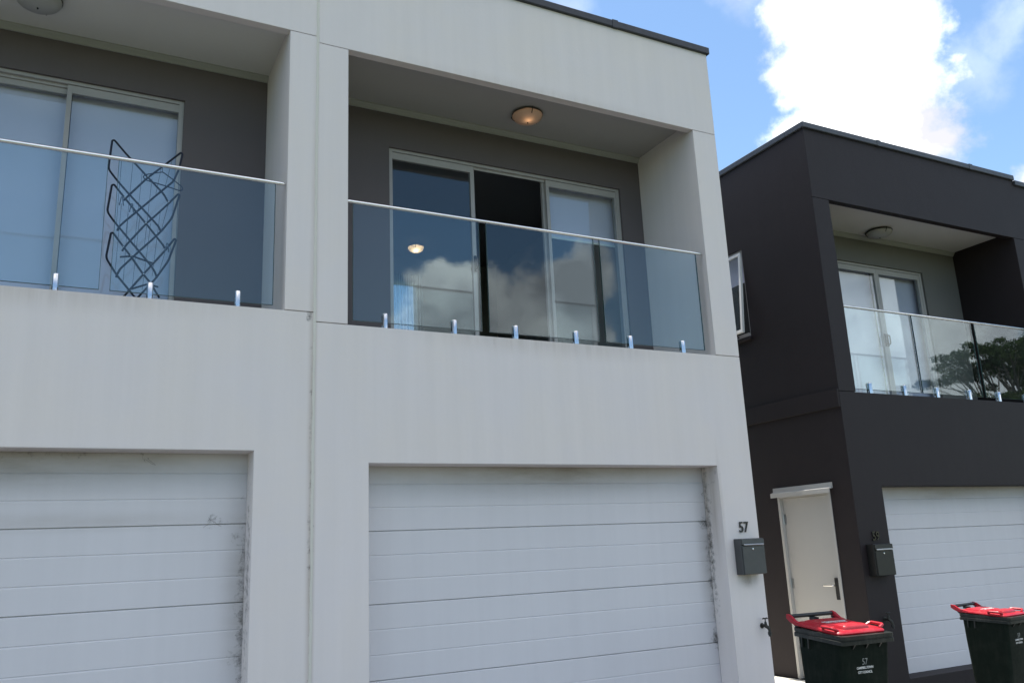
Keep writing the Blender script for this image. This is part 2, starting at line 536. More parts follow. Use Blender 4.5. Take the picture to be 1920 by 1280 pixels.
class Union(MB):
    """boxes merged into one skin: only outer faces are kept"""
    def __init__(s):
        super().__init__()
        s.bx = []

    def box(s, x0, x1, y0, y1, z0, z1, bevel=0.0):
        s.bx.append(tuple(round(c, 4) for c in (x0, x1, y0, y1, z0, z1)))
        return s

    def build(s, *a, **k):
        G = [sorted({c for b in s.bx for c in b[2 * i:2 * i + 2]}) for i in range(3)]
        ix = [{c: i for i, c in enumerate(g_)} for g_ in G]
        full = set()
        for b in s.bx:
            for i in range(ix[0][b[0]], ix[0][b[1]]):
                for j in range(ix[1][b[2]], ix[1][b[3]]):
                    for l in range(ix[2][b[4]], ix[2][b[5]]):
                        full.add((i, j, l))
        vid = {}
        def V(i, j, l):
            if (i, j, l) not in vid:
                vid[(i, j, l)] = len(s.v)
                s.v.append((G[0][i], G[1][j], G[2][l]))
            return vid[(i, j, l)]
        Q = {(-1, 0, 0): ((0, 0, 0), (0, 0, 1), (0, 1, 1), (0, 1, 0)), (1, 0, 0): ((1, 0, 0), (1, 1, 0), (1, 1, 1), (1, 0, 1)),
             (0, -1, 0): ((0, 0, 0), (1, 0, 0), (1, 0, 1), (0, 0, 1)), (0, 1, 0): ((0, 1, 0), (0, 1, 1), (1, 1, 1), (1, 1, 0)),
             (0, 0, -1): ((0, 0, 0), (0, 1, 0), (1, 1, 0), (1, 0, 0)), (0, 0, 1): ((0, 0, 1), (1, 0, 1), (1, 1, 1), (0, 1, 1))}
        for (i, j, l) in full:
            for dlt, q in Q.items():
                if (i + dlt[0], j + dlt[1], l + dlt[2]) not in full:
                    s.f.append(tuple(V(i + c[0], j + c[1], l + c[2]) for c in q))
        return super().build(*a, **k)


STAND = Matrix(((1, 0, 0, 0), (0, 0, -1, 0), (0, 1, 0, 0), (0, 0, 0, 1)))   # text plane xy -> xz, facing -y


def rect_holes(mb, axis, lo, hi, a0, a1, z0, z1, holes):
    """wall slab with rectangular holes; axis 'y': spans x (a) and z, thickness y lo..hi; axis 'x': spans y (a) and z"""
    As = sorted({a0, a1, *[h[0] for h in holes], *[h[1] for h in holes]})
    Zs = sorted({z0, z1, *[h[2] for h in holes], *[h[3] for h in holes]})
    As = [a for a in As if a0 <= a <= a1]
    Zs = [z for z in Zs if z0 <= z <= z1]
    for i in range(len(As) - 1):
        for j in range(len(Zs) - 1):
            ca, cz = (As[i] + As[i + 1]) / 2, (Zs[j] + Zs[j + 1]) / 2
            if any(h[0] < ca < h[1] and h[2] < cz < h[3] for h in holes):
                continue
            if axis == 'y':
                mb.box(As[i], As[i + 1], lo, hi, Zs[j], Zs[j + 1])
            else:
                mb.box(lo, hi, As[i], As[i + 1], Zs[j], Zs[j + 1])


# ------------------------------------------------------------------ ground
def gz(x, y):
    zx = -0.05 * max(0.0, min(12.0, x - 4.0)) + 0.02 * max(0.0, min(4.3, -x))
    return zx - 0.03 + 0.11 * max(-3.0, min(0.0, y))


def grid_sheet(name, xs, ys, fn, mat, kind='structure'):
    mb = MB()
    nx, ny = len(xs), len(ys)
    mb.v = [(x, y, fn(x, y)) for y in ys for x in xs]
    mb.f = [(j * nx + i, j * nx + i + 1, (j + 1) * nx + i + 1, (j + 1) * nx + i) for j in range(ny - 1) for i in range(nx - 1)]
    o = mb.build(name, mat, smooth=True)
    return tag(o, kind=kind)


grid_sheet('ground', [-900, -200, -60, -20, 0, 20, 60, 200, 900], [-900, -200, -60, -20, 0, 20, 60, 200, 900], lambda x, y: -1.2, M['grass'])
grid_sheet('driveway', [-14, -8, -4.3, 0, 4, 4.3, 8, 12, 16, 24], [-3.0, -2, -1, 0, 0.4], gz, M['concrete'])
grid_sheet('road', [-60, -14, -4.3, 0, 4, 16, 60], [-10.0, -3.0], lambda x, y: gz(x, -3) - 0.004, M['asphalt'])
grid_sheet('verge', [-60, -14, -4.3, 0, 4, 16, 60], [-40.0, -10.0], lambda x, y: gz(x, -3) - 0.004 + 0.1, M['grass'])
pb = MB().box(4.302, 5.838, 0.402, 8.0, -0.5, -0.035)
tag(pb.build('path', M['path']), kind='structure')

# ------------------------------------------------------------------ houses
def garage_profile(z0, z1, joints, step, yb):
    """front outline of a sectional door: shallow rebates at each slat, deeper ones at the section joints"""
    bs = []
    js = sorted(joints)
    z = js[0]
    while z - step > z0 + .02: z -= step
    while z < z1 - .01:
        bs.append((z, any(abs(z - j) < .02 for j in js)))
        z += step
    pr = [(yb, z0)]
    for (b, deep) in bs:
        if deep:
            pr += [(yb, b - .010), (yb + .004, b - .004), (yb + .018, b - .003), (yb + .018, b + .003), (yb, b + .0045)]
        else:
            pr += [(yb, b - .011), (yb + .0045, b - .001), (yb + .0045, b + .0005), (yb, b + .002)]
    pr += [(yb, z1), (yb + .05, z1), (yb + .05, z0)]
    return pr


def make_house(P):
    Y, x0, x1, T, D = P['y'], P['x0'], P['x1'], 0.233, P['D']
    F = .085
    oL, oR, gL, gR = P['oL'], P['oR'], P['gL'], P['gR']
    zl, zs, zg, zt, zc, zb = P['zl'], P['zs'], P['zg'], P['zt'], P['zrc'] + .055, P.get('zb', -0.6)
    Yb, Ye = Y + D, P['yend']
    h = thing('terrace_house', P['label'], 'house', (x0, Y, P.get('z0', 0)))
    wm = P['wallmat']
    w = Union()
    w.box(x0, x1, Y, Y + F, zl, zt)                       # fascia
    for (a, b) in ((x0, oL), (oR, x1)):                     # front piers with joint lines at top and foot
        w.box(a, b, Y + .015, Y + T, zs, zl)
        w.box(a, b, Y, Y + .015, zs + .007, zl - .006)
    w.box(x0 + .12, oL, Y + T, Yb, zs - .08, zc)
    w.box(oR, x1 - .12, Y + T, Yb, zs - .08, zc)
    w.box(x0 + .12, oL, Y + F, Y + T, zl, zc)
    w.box(oR, x1 - .12, Y + F, Y + T, zl, zc)
    w.box(x1 - .12, x1, Y + F, Y + T, zl, zt)
    w.box(x0, x0 + .12, Y + F, Y + T, zl, zt)
    w.box(x0, x1, Y, Y + T, zg, zs)                       # spandrel
    w.box(x0, gL, Y, Y + T, zb, zg)
    w.box(gR, x1, Y, Y + T, zb, zg)
    w.box(gL, gR, Y, Y + T, zb, P.get('sill', -.02))      # threshold under the garage door
    w.box(x0 + .12, x1 - .12, Y + T, Ye - .12, zs - .35, zs - .08)   # floor slab
    rect_holes(w, 'x', x0, x0 + .12, Y + T, Ye, zb, zt, P.get('holes_left', []))
    w.box(x1 - .12, x1, Y + T, Ye, zb, zt)
    rect_holes(w, 'y', Ye - .12, Ye, x0 + .12, x1 - .12, zb, zt, P.get('holes_rear', []))
    w.box(x0 + .12, x1 - .12, Y + F, Ye - .12, zc + .2, zc + .3)     # roof deck
    if P.get('band'):
        z0b, z1b, pr = P['band']
        w.box(x0 - pr, x0, Y + .004, Ye - .004, z0b, z1b)
    w.build('wall', wm, h, world=True)
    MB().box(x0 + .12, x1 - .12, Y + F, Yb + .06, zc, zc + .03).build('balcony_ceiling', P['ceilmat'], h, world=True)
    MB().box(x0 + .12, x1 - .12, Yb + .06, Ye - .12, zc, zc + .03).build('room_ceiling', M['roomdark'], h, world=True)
    # room lining
    q = MB()
    q.box(x0 + .12, x0 + .15, Yb + .12, Ye - .15, zs - .08, zc)
    q.box(x1 - .15, x1 - .12, Yb + .12, Ye - .15, zs - .08, zc)
    rect_holes(q, 'y', Ye - .15, Ye - .12, x0 + .15, x1 - .15, zs - .08, zc, P.get('holes_rear', []))
    q.build('room_lining', P.get('roommat', M['room']), h, world=True)
    dL, dR, dz = P['dL'], P['dR'], P['dz']
    b = Union()
    rect_holes(b, 'y', Yb, Yb + .12, x0 + .12, x1 - .12, zs - .08, zc, [(dL, dR, zs - .08, dz)])
    b.build('balcony_wall', P['backmat'], h, world=True)
    c = MB()
    zz = zc
    c.extrude_x([(Yb, zz - .055), (Yb - .012, zz - .055), (Yb - .018, zz - .04), (Yb - .034, zz - .02), (Yb - .045, zz - .012), (Yb - .045, zz), (Yb, zz)], oL, oR)
    c.build('cornice', M['cornice'], h, world=True)
    # capping
    ct = P['capt']
    k = MB()
    k.box(x0 - (.03 if P.get('cap_left') else -.002), x1 + (.03 if P.get('cap_right') else -.002), Y - .03, Y + T + .03, zt, zt + ct, bevel=.006)
    if P.get('cap_left'):
        k.box(x0 - .03, x0 + .15, Y + T + .03, Ye + .03, zt, zt + ct, bevel=.006)
    if P.get('cap_right'):
        k.box(x1 - .15, x1 + .03, Y + T + .03, Ye + .03, zt, zt + ct, bevel=.006)
    lx = x0 + 1.25
    while lx < x1 - .3:
        k.box(lx, lx + .07, Y - .0335, Y + T + .0335, zt - .003, zt + ct + .003)
        lx += 1.8
    k.build('roof_capping', P['capmat'], h, world=True)
    # garage door
    gd = MB()
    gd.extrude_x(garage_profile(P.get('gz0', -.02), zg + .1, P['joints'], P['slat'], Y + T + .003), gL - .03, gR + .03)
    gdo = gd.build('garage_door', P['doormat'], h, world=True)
    for (cx, cz, n, s) in P.get('webs', []):
        cw = MB()
        pts = []
        p = [cx, Y + T - .012, cz]
        for _ in range(n):
            dx, dzv = random.uniform(-1, 1), random.uniform(-1, 1)
            for _k in range(7):
                pts.append(tuple(p))
                p[0] += dx * s * .10 + random.uniform(-.2, .2) * s * .3
                p[2] += dzv * s * .10 + random.uniform(-.2, .2) * s * .3
                p[1] = min(Y + T + .001, max(Y + T - .03, p[1] + random.uniform(-.006, .006)))
            p = [cx + (p[0] - cx) * .3, p[1], cz + (p[2] - cz) * .3]
        cw.tube(pts, .0006, 4)
        cw.build('cobweb', M['cobweb'], gdo, world=True)
    # sliding door
    z0 = zs - .08
    f = MB()
    fr, y0, y1 = .042, Yb + .028, Yb + .118
    f.box(dL, dL + fr, y0, y1, z0, dz)
    f.box(dR - fr, dR, y0, y1, z0, dz)
    f.box(dL + fr, dR - fr, y0, y1, dz - .030, dz)
    f.box(dL + fr, dR - fr, y0 + .030, y0 + .042, dz - .055, dz - .030)
    f.box(dL + fr, dR - fr, y0, y1, z0, z0 + .04)
    glass_list = []
    zt_ = dz - .036
    for (a, bb, track, has, sL, sR) in P['panels']:
        ya = y0 + (.006 if track == 0 else .046)
        yb2 = ya + .034
        st, top = .044, .070
        ga, gb = a + sL, bb - sR
        if sL: f.box(a, ga, ya, yb2, z0 + .04, zt_)
        if sR: f.box(gb, bb, ya, yb2, z0 + .04, zt_)
        if gb - ga < .02: continue
        f.box(ga, gb, ya, yb2, zt_ - top, zt_)
        f.box(ga, gb, ya, yb2, z0 + .04, z0 + .11)
        if has:
            glass_list.append((ga, gb, ya + .014, ya + .020, z0 + .11, zt_ - top))
    sdoor = f.build('sliding_door', M['alu'], h, world=True)
    for gl in glass_list:
        MB().box(*gl).build('pane', M['gl_door'], sdoor, world=True)
    for (hx, hz) in P.get('handles', []):
        hb = MB()
        hb.box(hx - .012, hx + .012, y0 - .012, y0 + .004, hz - .085, hz + .085, bevel=.004)
        hb.tube(fillet([(hx, y0 - .012, hz - .065), (hx, y0 - .040, hz - .055), (hx, y0 - .040, hz + .055), (hx, y0 - .012, hz + .065)], .012), .008, 8)
        hb.build('handle', M['black'], sdoor, smooth=True, world=True)
    return h


# material variants that carry their own dirt spots, plus dirt and painted-in shade under the garage heads (object space = metres from the house origin)
def doorpaint(name, grime_shade, spots):
    return painted(name, (0.645, 0.632, 0.655), var=0.03, streak=0.05, rough=0.5, bump=0.12, grain=True, bscale=400, grime_shade=grime_shade, dirt=spots, dirtcol=(0.05, 0.045, 0.035))


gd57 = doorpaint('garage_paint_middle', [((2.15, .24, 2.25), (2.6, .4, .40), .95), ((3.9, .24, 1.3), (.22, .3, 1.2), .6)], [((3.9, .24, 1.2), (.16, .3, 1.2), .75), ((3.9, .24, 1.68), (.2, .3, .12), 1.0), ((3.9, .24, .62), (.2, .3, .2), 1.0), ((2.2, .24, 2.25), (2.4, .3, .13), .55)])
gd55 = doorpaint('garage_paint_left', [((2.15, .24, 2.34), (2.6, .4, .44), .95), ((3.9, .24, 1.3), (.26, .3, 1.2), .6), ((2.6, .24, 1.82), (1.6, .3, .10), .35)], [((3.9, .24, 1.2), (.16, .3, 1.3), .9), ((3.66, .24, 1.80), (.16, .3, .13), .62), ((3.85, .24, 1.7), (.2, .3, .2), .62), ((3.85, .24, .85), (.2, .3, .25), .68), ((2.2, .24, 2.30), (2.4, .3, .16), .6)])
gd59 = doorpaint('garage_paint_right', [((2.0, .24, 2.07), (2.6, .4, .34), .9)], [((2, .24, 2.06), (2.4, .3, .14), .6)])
wall57 = painted('cream_render_middle', CREAM, bevel=.008, grime_shade=[((4.12, 0, 1.16), (.16, .1, .12), .8), ((3.88, .15, 1.9), (.05, .25, .9), .8), ((2.2, 0, 3.29), (2.0, .05, .20), .38), ((2.2, 0, 5.74), (2.3, .05, .12), .25), ((0, 0, 2), (.035, .1, 5), .6)], var=0.035, streak=0.06, warm=(1.0, .99, .96),
                 dirt=[((3.9, .15, 2.1), (.08, .25, .45), .8), ((3.88, .2, 1.5), (.05, .12, 1.3), .9), ((4.12, 0, 1.12), (.16, .1, .12), .55), ((1.55, 0, 3.24), (.03, .05, .10), .6),
                       ((0, 0, 1.8), (.05, .1, 2.2), .6), ((3.6, .1, 5.7), (.5, .2, .06), .7), ((4.24, 0, .72), (.05, .05, .1), .6), ((4.3, 0, 1.0), (.06, .1, 1.2), .4)])
wall55 = painted('cream_render_left', CREAM, bevel=.008, grime_shade=[((4.3, 0, 2), (.06, .1, 5), .8), ((2.5, .2, 2.28), (1.8, .3, .04), .6), ((2.2, 0, 3.36), (2.2, .05, .20), .38)], var=0.035, streak=0.06, warm=(1.0, .99, .96),
                 dirt=[((4.3, 0, 2.0), (.07, .1, 2.6), .7), ((3.87, .12, 1.4), (.05, .2, 1.4), .8), ((3.2, .1, 2.28), (.9, .2, .05), .5), ((4.26, 0, 3.33), (.06, .1, .10), .9)])

H57 = make_house(dict(label='pale grey rendered terrace house with one lit balcony lamp and the number 57', x0=0.0, x1=4.3, y=0.0, D=.99, oL=.264, oR=4.0, gL=.433, gR=3.872,
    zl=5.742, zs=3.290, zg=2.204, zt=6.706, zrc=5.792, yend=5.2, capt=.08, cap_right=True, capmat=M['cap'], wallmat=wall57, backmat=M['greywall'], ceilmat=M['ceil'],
    dL=.972, dR=3.716, dz=5.43, panels=[(1.014, 1.900, 0, True, 0, .038), (1.880, 1.925, 1, False, .045, 0), (2.765, 3.674, 0, True, .036, .02), (2.735, 2.785, 1, False, .05, 0)], handles=[(1.884, 4.325)],
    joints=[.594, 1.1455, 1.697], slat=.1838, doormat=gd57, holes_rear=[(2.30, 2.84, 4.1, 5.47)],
    webs=[(3.84, 1.70, 9, .09), (3.86, 1.15, 7, .08), (3.85, .63, 8, .10), (3.83, 1.95, 4, .06), (3.88, 1.45, 5, .1)]))
# 57: the middle leaf has been slid away
H55 = make_house(dict(label='pale grey rendered terrace house with a clothes airer on its balcony', x0=-4.3, x1=-0.0, y=0.0, D=.915, oL=-4.02, oR=-.231, gL=-3.87, gR=-.429,
    zl=5.797, zs=3.3645, zg=2.288, zt=6.79, zrc=5.800, yend=5.2, capt=.08, capmat=M['cap'], wallmat=wall55, backmat=M['greywall'], ceilmat=M['ceil2'],
    dL=-3.70, dR=-.938, dz=5.468, panels=[(-3.66, -2.74, 1, True, .02, .036), (-2.76, -1.815, 1, True, .036, .036), (-1.85, -.980, 0, True, .036, 0)],
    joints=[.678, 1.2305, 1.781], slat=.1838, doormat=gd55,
    webs=[(-.66, 1.80, 6, .10), (-.45, 1.55, 4, .12), (-.47, 1.0, 4, .12), (-1.15, 2.27, 5, .12), (-.45, .7, 4, .12)]))
H59 = make_house(dict(label='charcoal rendered terrace house with a pale side door, tilted side window and the number 59', x0=5.872, x1=9.9, y=.193, D=.922, oL=6.1376, oR=9.6657, gL=6.332, gR=9.45,
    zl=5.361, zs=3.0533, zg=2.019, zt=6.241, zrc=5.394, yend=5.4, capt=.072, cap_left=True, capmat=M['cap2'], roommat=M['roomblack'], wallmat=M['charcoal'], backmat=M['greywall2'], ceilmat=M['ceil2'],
    dL=7.05, dR=8.92, dz=5.062, panels=[(7.09, 7.995, 0, True, .04, .045), (7.998, 8.88, 0, True, .045, .045)], handles=[(7.975, 4.02), (8.02, 4.02)],
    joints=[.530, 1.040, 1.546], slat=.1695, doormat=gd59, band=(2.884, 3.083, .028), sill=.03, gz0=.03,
    holes_left=[(1.43, 2.35, 3.98, 5.135), (.50, 1.30, -.03, 2.0)]))
H61 = make_house(dict(label='charcoal rendered terrace house at the right edge, its roofline a step lower', x0=9.9, x1=13.95, y=.193, D=.922, oL=10.13, oR=13.66, gL=10.35, gR=13.45,
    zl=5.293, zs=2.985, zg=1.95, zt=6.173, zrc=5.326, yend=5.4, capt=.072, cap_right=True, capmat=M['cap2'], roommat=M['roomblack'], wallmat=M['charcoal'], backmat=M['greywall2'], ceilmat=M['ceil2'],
    dL=11.0, dR=12.87, dz=4.99, panels=[(11.04, 11.94, 0, True, .04, .045), (11.943, 12.83, 0, True, .045, .04)],
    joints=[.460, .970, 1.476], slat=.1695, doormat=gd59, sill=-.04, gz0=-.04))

# sealant in the party joint between the two pale houses
sj = MB()
pts = []
zz = -.3
while zz < 6.7:
    pts.append((0.0 + random.uniform(-.0025, .0025), -.0005, zz))
    zz += .06
rings = []
for (x, y, z) in pts:
    wd = .011 + random.uniform(-.002, .002)
    rings.append([(x - wd, 0.0, z), (x - wd * .6, -.0045, z), (x + wd * .6, -.0045, z), (x + wd, 0.0, z), (x + wd, .004, z), (x - wd, .004, z)])
sj.loft(rings)
sj.build('joint_sealant', M['sealant'], H57, smooth=True, world=True)

# side door of the charcoal house
XS = 5.872
d = MB()
d.box(XS + .035, XS + .075, .545, 1.262, -.02, 1.955)
sd_ = d.build('side_door', M['doorpaint'], H59, world=True)
fm = MB()
fm.box(XS - .008, XS + .10, .50, .542, -.03, 2.0)
fm.box(XS - .008, XS + .10, 1.265, 1.30, -.03, 2.0)
fm.box(XS - .008, XS + .10, .542, 1.265, 1.958, 2.0)
fm.build('door_frame', M['doorpaint'], sd_, world=True)
hd = MB()
prof = [(XS - .002, 2.085), (XS - .012, 2.083), (XS - .015, 2.035), (XS - .060, 2.022), (XS - .062, 1.972), (XS - .054, 1.972), (XS - .052, 2.012), (XS - .002, 2.022)]
hd.loft([[(x, .455, z) for (x, z) in prof], [(x, 1.352, z) for (x, z) in prof]])
hd.build('door_hood', M['doorpaint'], sd_, world=True)
hp = MB()
hp.box(XS + .018, XS + .034, .567, .622, .835, 1.065, bevel=.004)
hp.build('lock_plate', M['black'], sd_, world=True)
hl = MB()
hl.tube(fillet([(XS + .02, .60, .985), (XS - .035, .60, .985), (XS - .035, .73, .985)], .015), .009, 8)
hl.build('lever_handle', M['steel'], sd_, smooth=True, world=True)
for zc_ in (1.72, 1.0, .25):
    hh = MB()
    hh.lathe([(.009, 0), (.009, .11)], (XS + .022, 1.268, zc_ - .055), 10)
    hh.box(XS + .028, XS + .034, 1.235, 1.262, zc_ - .055, zc_ + .055)
    hh.build('hinge', M['dull'], sd_, smooth=True, world=True)

# awning window in the side wall
wf = MB()
a0, a1, z0, z1 = 1.43, 2.35, 3.98, 5.135
wf.box(XS + .02, XS + .10, a0, a0 + .03, z0, z1)
wf.box(XS + .02, XS + .10, a1 - .03, a1, z0, z1)
wf.box(XS + .02, XS + .10, a0 + .03, a1 - .03, z1 - .03, z1)
wf.box(XS - .03, XS + .10, a0 + .002, a1 - .002, z0 + .002, z0 + .045)
win = wf.build('side_window', M['alu'], H59, world=True)
ang = R(5.2)
ht = Vector((XS + .02, 0, z1 - .035))


def sash(mb):
    for i, p in enumerate(mb.v):
        dx, dz_ = p[0] - ht.x, p[2] - ht.z
        mb.v[i] = (ht.x + dx * math.cos(ang) + dz_ * math.sin(ang), p[1], ht.z - dx * math.sin(ang) + dz_ * math.cos(ang))
    return mb


s_ = MB()
s0, s1, t0, t1 = a0 + .035, a1 - .035, z0 + .05, z1 - .04
xa, xb = XS - .005, XS + .03
s_.box(xa, xb, s0, s0 + .032, t0, t1)
s_.box(xa, xb, s1 - .045, s1, t0, t1)
s_.box(xa, xb, s0 + .032, s1 - .045, t1 - .035, t1)
s_.box(xa, xb, s0 + .032, s1 - .045, t0, t0 + .04)
sash(s_).build('sash', M['aluwhite'], win, world=True)
p_ = MB().box(XS + .010, XS + .016, s0 + .032, s1 - .045, t0 + .04, t1 - .035)
sash(p_).build('pane', M['gl_door'], win, world=True)
sl = MB().box(XS - .045, XS + .02, a0 - .03, a1 + .03, z0 - .045, z0 - .001, bevel=.004)
sl.build('window_sill', M['charcoal'], H59, world=True)
ch = MB()
ch.lathe([(.012, 0), (.014, .01), (.010, .045)], (XS - .04, 1.62, z0 + .024), 10, axis='x')
ch.build('winder', M['black'], win, smooth=True, world=True)
wb = MB().box(XS + .112, XS + .116, a0 + .03, a1 - .03, z1 - .40, z1 - .01)
tag(wb.build('roller_blind', M['blind']), 'short white blind behind the tilted side window of the charcoal house', 'blind')
# inner side of the opened rear window in the middle house
rw = MB()
rw.box(2.30, 2.33, 5.06, 5.18, 4.1, 5.47); rw.box(2.81, 2.84, 5.06, 5.18, 4.1, 5.47)
rw.box(2.33, 2.81, 5.06, 5.18, 5.44, 5.47); rw.box(2.33, 2.81, 5.06, 5.18, 4.1, 4.14)
rwo = rw.build('rear_window', M['alu'], H57, world=True)
MB().box(2.33, 2.81, 5.11, 5.116, 4.14, 5.44).build('pane', M['gl_door'], rwo, world=True)

mt, q_, out_ = newmat('sheer_curtain_cloth')
tr_ = q_.n('ShaderNodeBsdfTransparent', {'Color': (.82, .85, .90, 1)})
tl_ = q_.n('ShaderNodeBsdfTranslucent', {'Color': (.7, .72, .75, 1)})
wv_ = q_.n('ShaderNodeTexWave', {'Vector': q_.n('ShaderNodeTexCoord').outputs['Object'], 'Scale': 9.0, 'Distortion': 1.5, 'Detail': 2.0}).outputs['Fac']
mx_ = q_.n('ShaderNodeMixShader', {0: q_.mapr(wv_, 0, 1, .28, .40)})
mt.node_tree.links.new(tr_.outputs[0], mx_.inputs[1]); mt.node_tree.links.new(tl_.outputs[0], mx_.inputs[2]); mt.node_tree.links.new(mx_.outputs[0], out_.inputs[0])
cm = MB()
fold = [(2.24 + .66 * i / 60, 5.005 + .018 * math.sin(i * 1.25), 0) for i in range(61)]
cm.loft([[(x, y, z) for (x, y, _) in fold] + [(x, y + .002, z) for (x, y, _) in reversed(fold)] for z in (3.95, 5.56)])
tag(cm.build('sheer_curtain', mt, smooth=True), 'pale sheer curtain glowing at the low left of the middle house door', 'curtain')

# ------------------------------------------------------------------ blinds behind the doors
def blind(x0, x1, y, zt, zb, label, group=None):
    n = 14
    mb = MB()
    rings = []
    mb.box(x0, x1, y, y + .003, zb + .02, zt)
    o = tag(mb.build('roller_blind', M['blind']), label, 'blind', group)
    br = MB().box(x0 - .004, x1 + .004, y - .006, y + .009, zb, zb + .022, bevel=.003)
    br.build('bottom_rail', M['aluwhite'], o)
    return o


blind(-3.72, -2.76, 1.06, 5.50, 3.32, 'long pale roller blind in the leftmost door pane, by the photo edge')
blind(-2.73, -1.84, 1.06, 5.50, 3.32, 'long pale roller blind left of the clothes airer, behind the sliding door')
blind(-1.81, -.88, 1.06, 5.50, 3.32, 'long pale roller blind directly behind the dark clothes airer')
blind(2.80, 3.70, 1.15, 5.44, 4.78, 'half lowered pale roller blind in the right pane of the middle house')
blind(7.00, 7.99, 1.265, 5.10, 3.02, 'pale blind behind the left leaf of the charcoal house balcony door')
blind(8.02, 9.05, 1.265, 5.10, 3.02, 'pale blind behind the right leaf of the charcoal house balcony door')
blind(11.06, 12.82, 1.32, 5.03, 2.95, 'wide pale blind in the balcony door of the far right house')

# ------------------------------------------------------------------ balustrades
def spigot_proto():
    f = MB()
    def half(sg):
        def ring(z, k):
            return [(-.021 * k, sg * .008, z), (-.021 * k, sg * .018 * k, z), (-.013 * k, sg * .030 * k, z), (0, sg * .034 * k, z), (.013 * k, sg * .030 * k, z), (.021 * k, sg * .018 * k, z), (.021 * k, sg * .008, z)]
        f.loft([ring(-.02, 1), ring(.118, 1), ring(.127, .90), ring(.131, .72)])
    half(-1); half(1)
    f.box(-.018, .018, -.0079, .0079, -.02, .030)
    return f


def balustrade(label, Y, panes, zbot, zrail, rail, sp, zs, wallflange):
    t = thing('glass_balustrade', label, 'balustrade', (rail[0], Y, zs))
    for (a, b) in panes:
        gp = MB().box(a, b, Y - .006, Y + .006, zbot, zrail - .004, bevel=.0015).build('glass_pane', M['gl_bal'], t, world=True)
        ed = Union()
        ed.box(a - .003, a, Y - .0065, Y + .0065, zbot - .003, zrail - .006)
        ed.box(b, b + .003, Y - .0065, Y + .0065, zbot - .003, zrail - .006)
        ed.box(a, b, Y - .0065, Y + .0065, zbot - .003, zbot)
        ed.build('glass_edge', M['gl_edge'], gp, world=True)
    r = MB()
    r.tube([(rail[0], Y, zrail), (rail[0] + .02, Y, zrail), (rail[1] - .02, Y, zrail), (rail[1], Y, zrail)], [.013, .0155, .0155, .013], 16)
    for wx in wallflange:
        r.lathe([(.028, -.003), (.028, .003)], (wx, Y, zrail), 16, axis='x')
    r.build('handrail', M['steel'], t, smooth=True, world=True)
    for i, x in enumerate(sp):
        f = spigot_proto()
        f.v = [(p[0] + x, p[1] + Y, p[2] + zs) for p in f.v]
        f.build('spigot', M['steel'], t, smooth=True, world=True, angle=25)
    return t


balustrade('frameless glass balustrade of three panes below the lit balcony lamp', .05, [(.322, 1.463), (1.540, 2.668), (2.742, 3.905)], 3.346, 4.362, (.268, 3.985), [.587, 1.201, 1.787, 2.407, 3.008, 3.628], 3.290, [.268])
balustrade('frameless glass balustrade in front of the dark clothes airer', .05, [(-3.95, -2.74), (-2.68, -1.52), (-1.446, -.314)], 3.412, 4.425, (-3.98, -.240), [-3.63, -3.0, -2.40, -1.788, -1.186, -.575], 3.3645, [-3.98])
balustrade('frameless glass balustrade of the charcoal house, mirroring trees', .243, [(6.19, 7.305), (7.338, 8.452), (8.522, 9.56)], 3.105, 4.072, (6.145, 9.64), [6.424, 7.005, 7.58, 8.185, 8.76, 9.33], 3.0533, [6.145])
balustrade('frameless glass balustrade at the far right house', .243, [(10.19, 11.30), (11.34, 12.45), (12.52, 13.58)], 3.037, 4.004, (10.14, 13.65), [10.42, 11.0, 11.58, 12.18, 12.76, 13.33], 2.985, [10.14])

# ------------------------------------------------------------------ ceiling lamps
def oyster(label, loc, lit, r=.165, clip0=0.0, bulb='bulb'):
    t = thing('ceiling_lamp', label, 'lamp', loc, group=None)
    b = MB()
    b.lathe([(r * .80, 0.0), (r * .80, -.012), (r * 1.03, -.020), (r * 1.03, -.026), (r * .6, -.026)], (0, 0, 0), 40)
    b.build('base', M['lampdark'], t, smooth=True)
    bo = MB()
    prof = []
    for i in range(13):
        a = i / 12 * math.pi / 2
        prof.append((max(.0005, r * math.cos(a)), -.030 - .075 * math.sin(a)))
    ring = [(r * .97, -.030)]
    outer = prof
    inner = [(max(.0004, p[0] - .004), p[1] + .003) for p in reversed(prof)]
    n = 40
    rings = [[(pr[0] * math.cos(2 * math.pi * j / n), pr[0] * math.sin(2 * math.pi * j / n), pr[1]) for j in range(n)] for pr in outer]
    bo.loft(rings, cap=False)
    bo.build('glass_bowl', M['bowl'] if lit else M['bowl_off'], t, smooth=True, angle=60)
    for k in range(3):
        a = clip0 + k * 2 * math.pi / 3
        c = MB()
        c.tube([(r * 1.06 * math.cos(a), r * 1.06 * math.sin(a), -.016), (r * 1.06 * math.cos(a), r * 1.06 * math.sin(a), -.034), (r * .86 * math.cos(a), r * .86 * math.sin(a), -.068)], .005, 6)
        c.build('clip', M['lampdark'], t, smooth=True)
    fi = MB()
    fi.lathe([(.004, -.100), (.007, -.106), (.007, -.112), (.003, -.118)], (0, 0, 0), 10)
    fi.build('finial', M['lampdark'], t, smooth=True)
    bu = MB()
    bu.lathe([(.004, .028), (.018, .02), (.027, .004), (.024, -.014), (.012, -.025), (.002, -.028)], (-.01, -.035, -.062), 14)
    bu.build('bulb', M[bulb] if lit else M['bulb_off'], t, smooth=True)
    return t


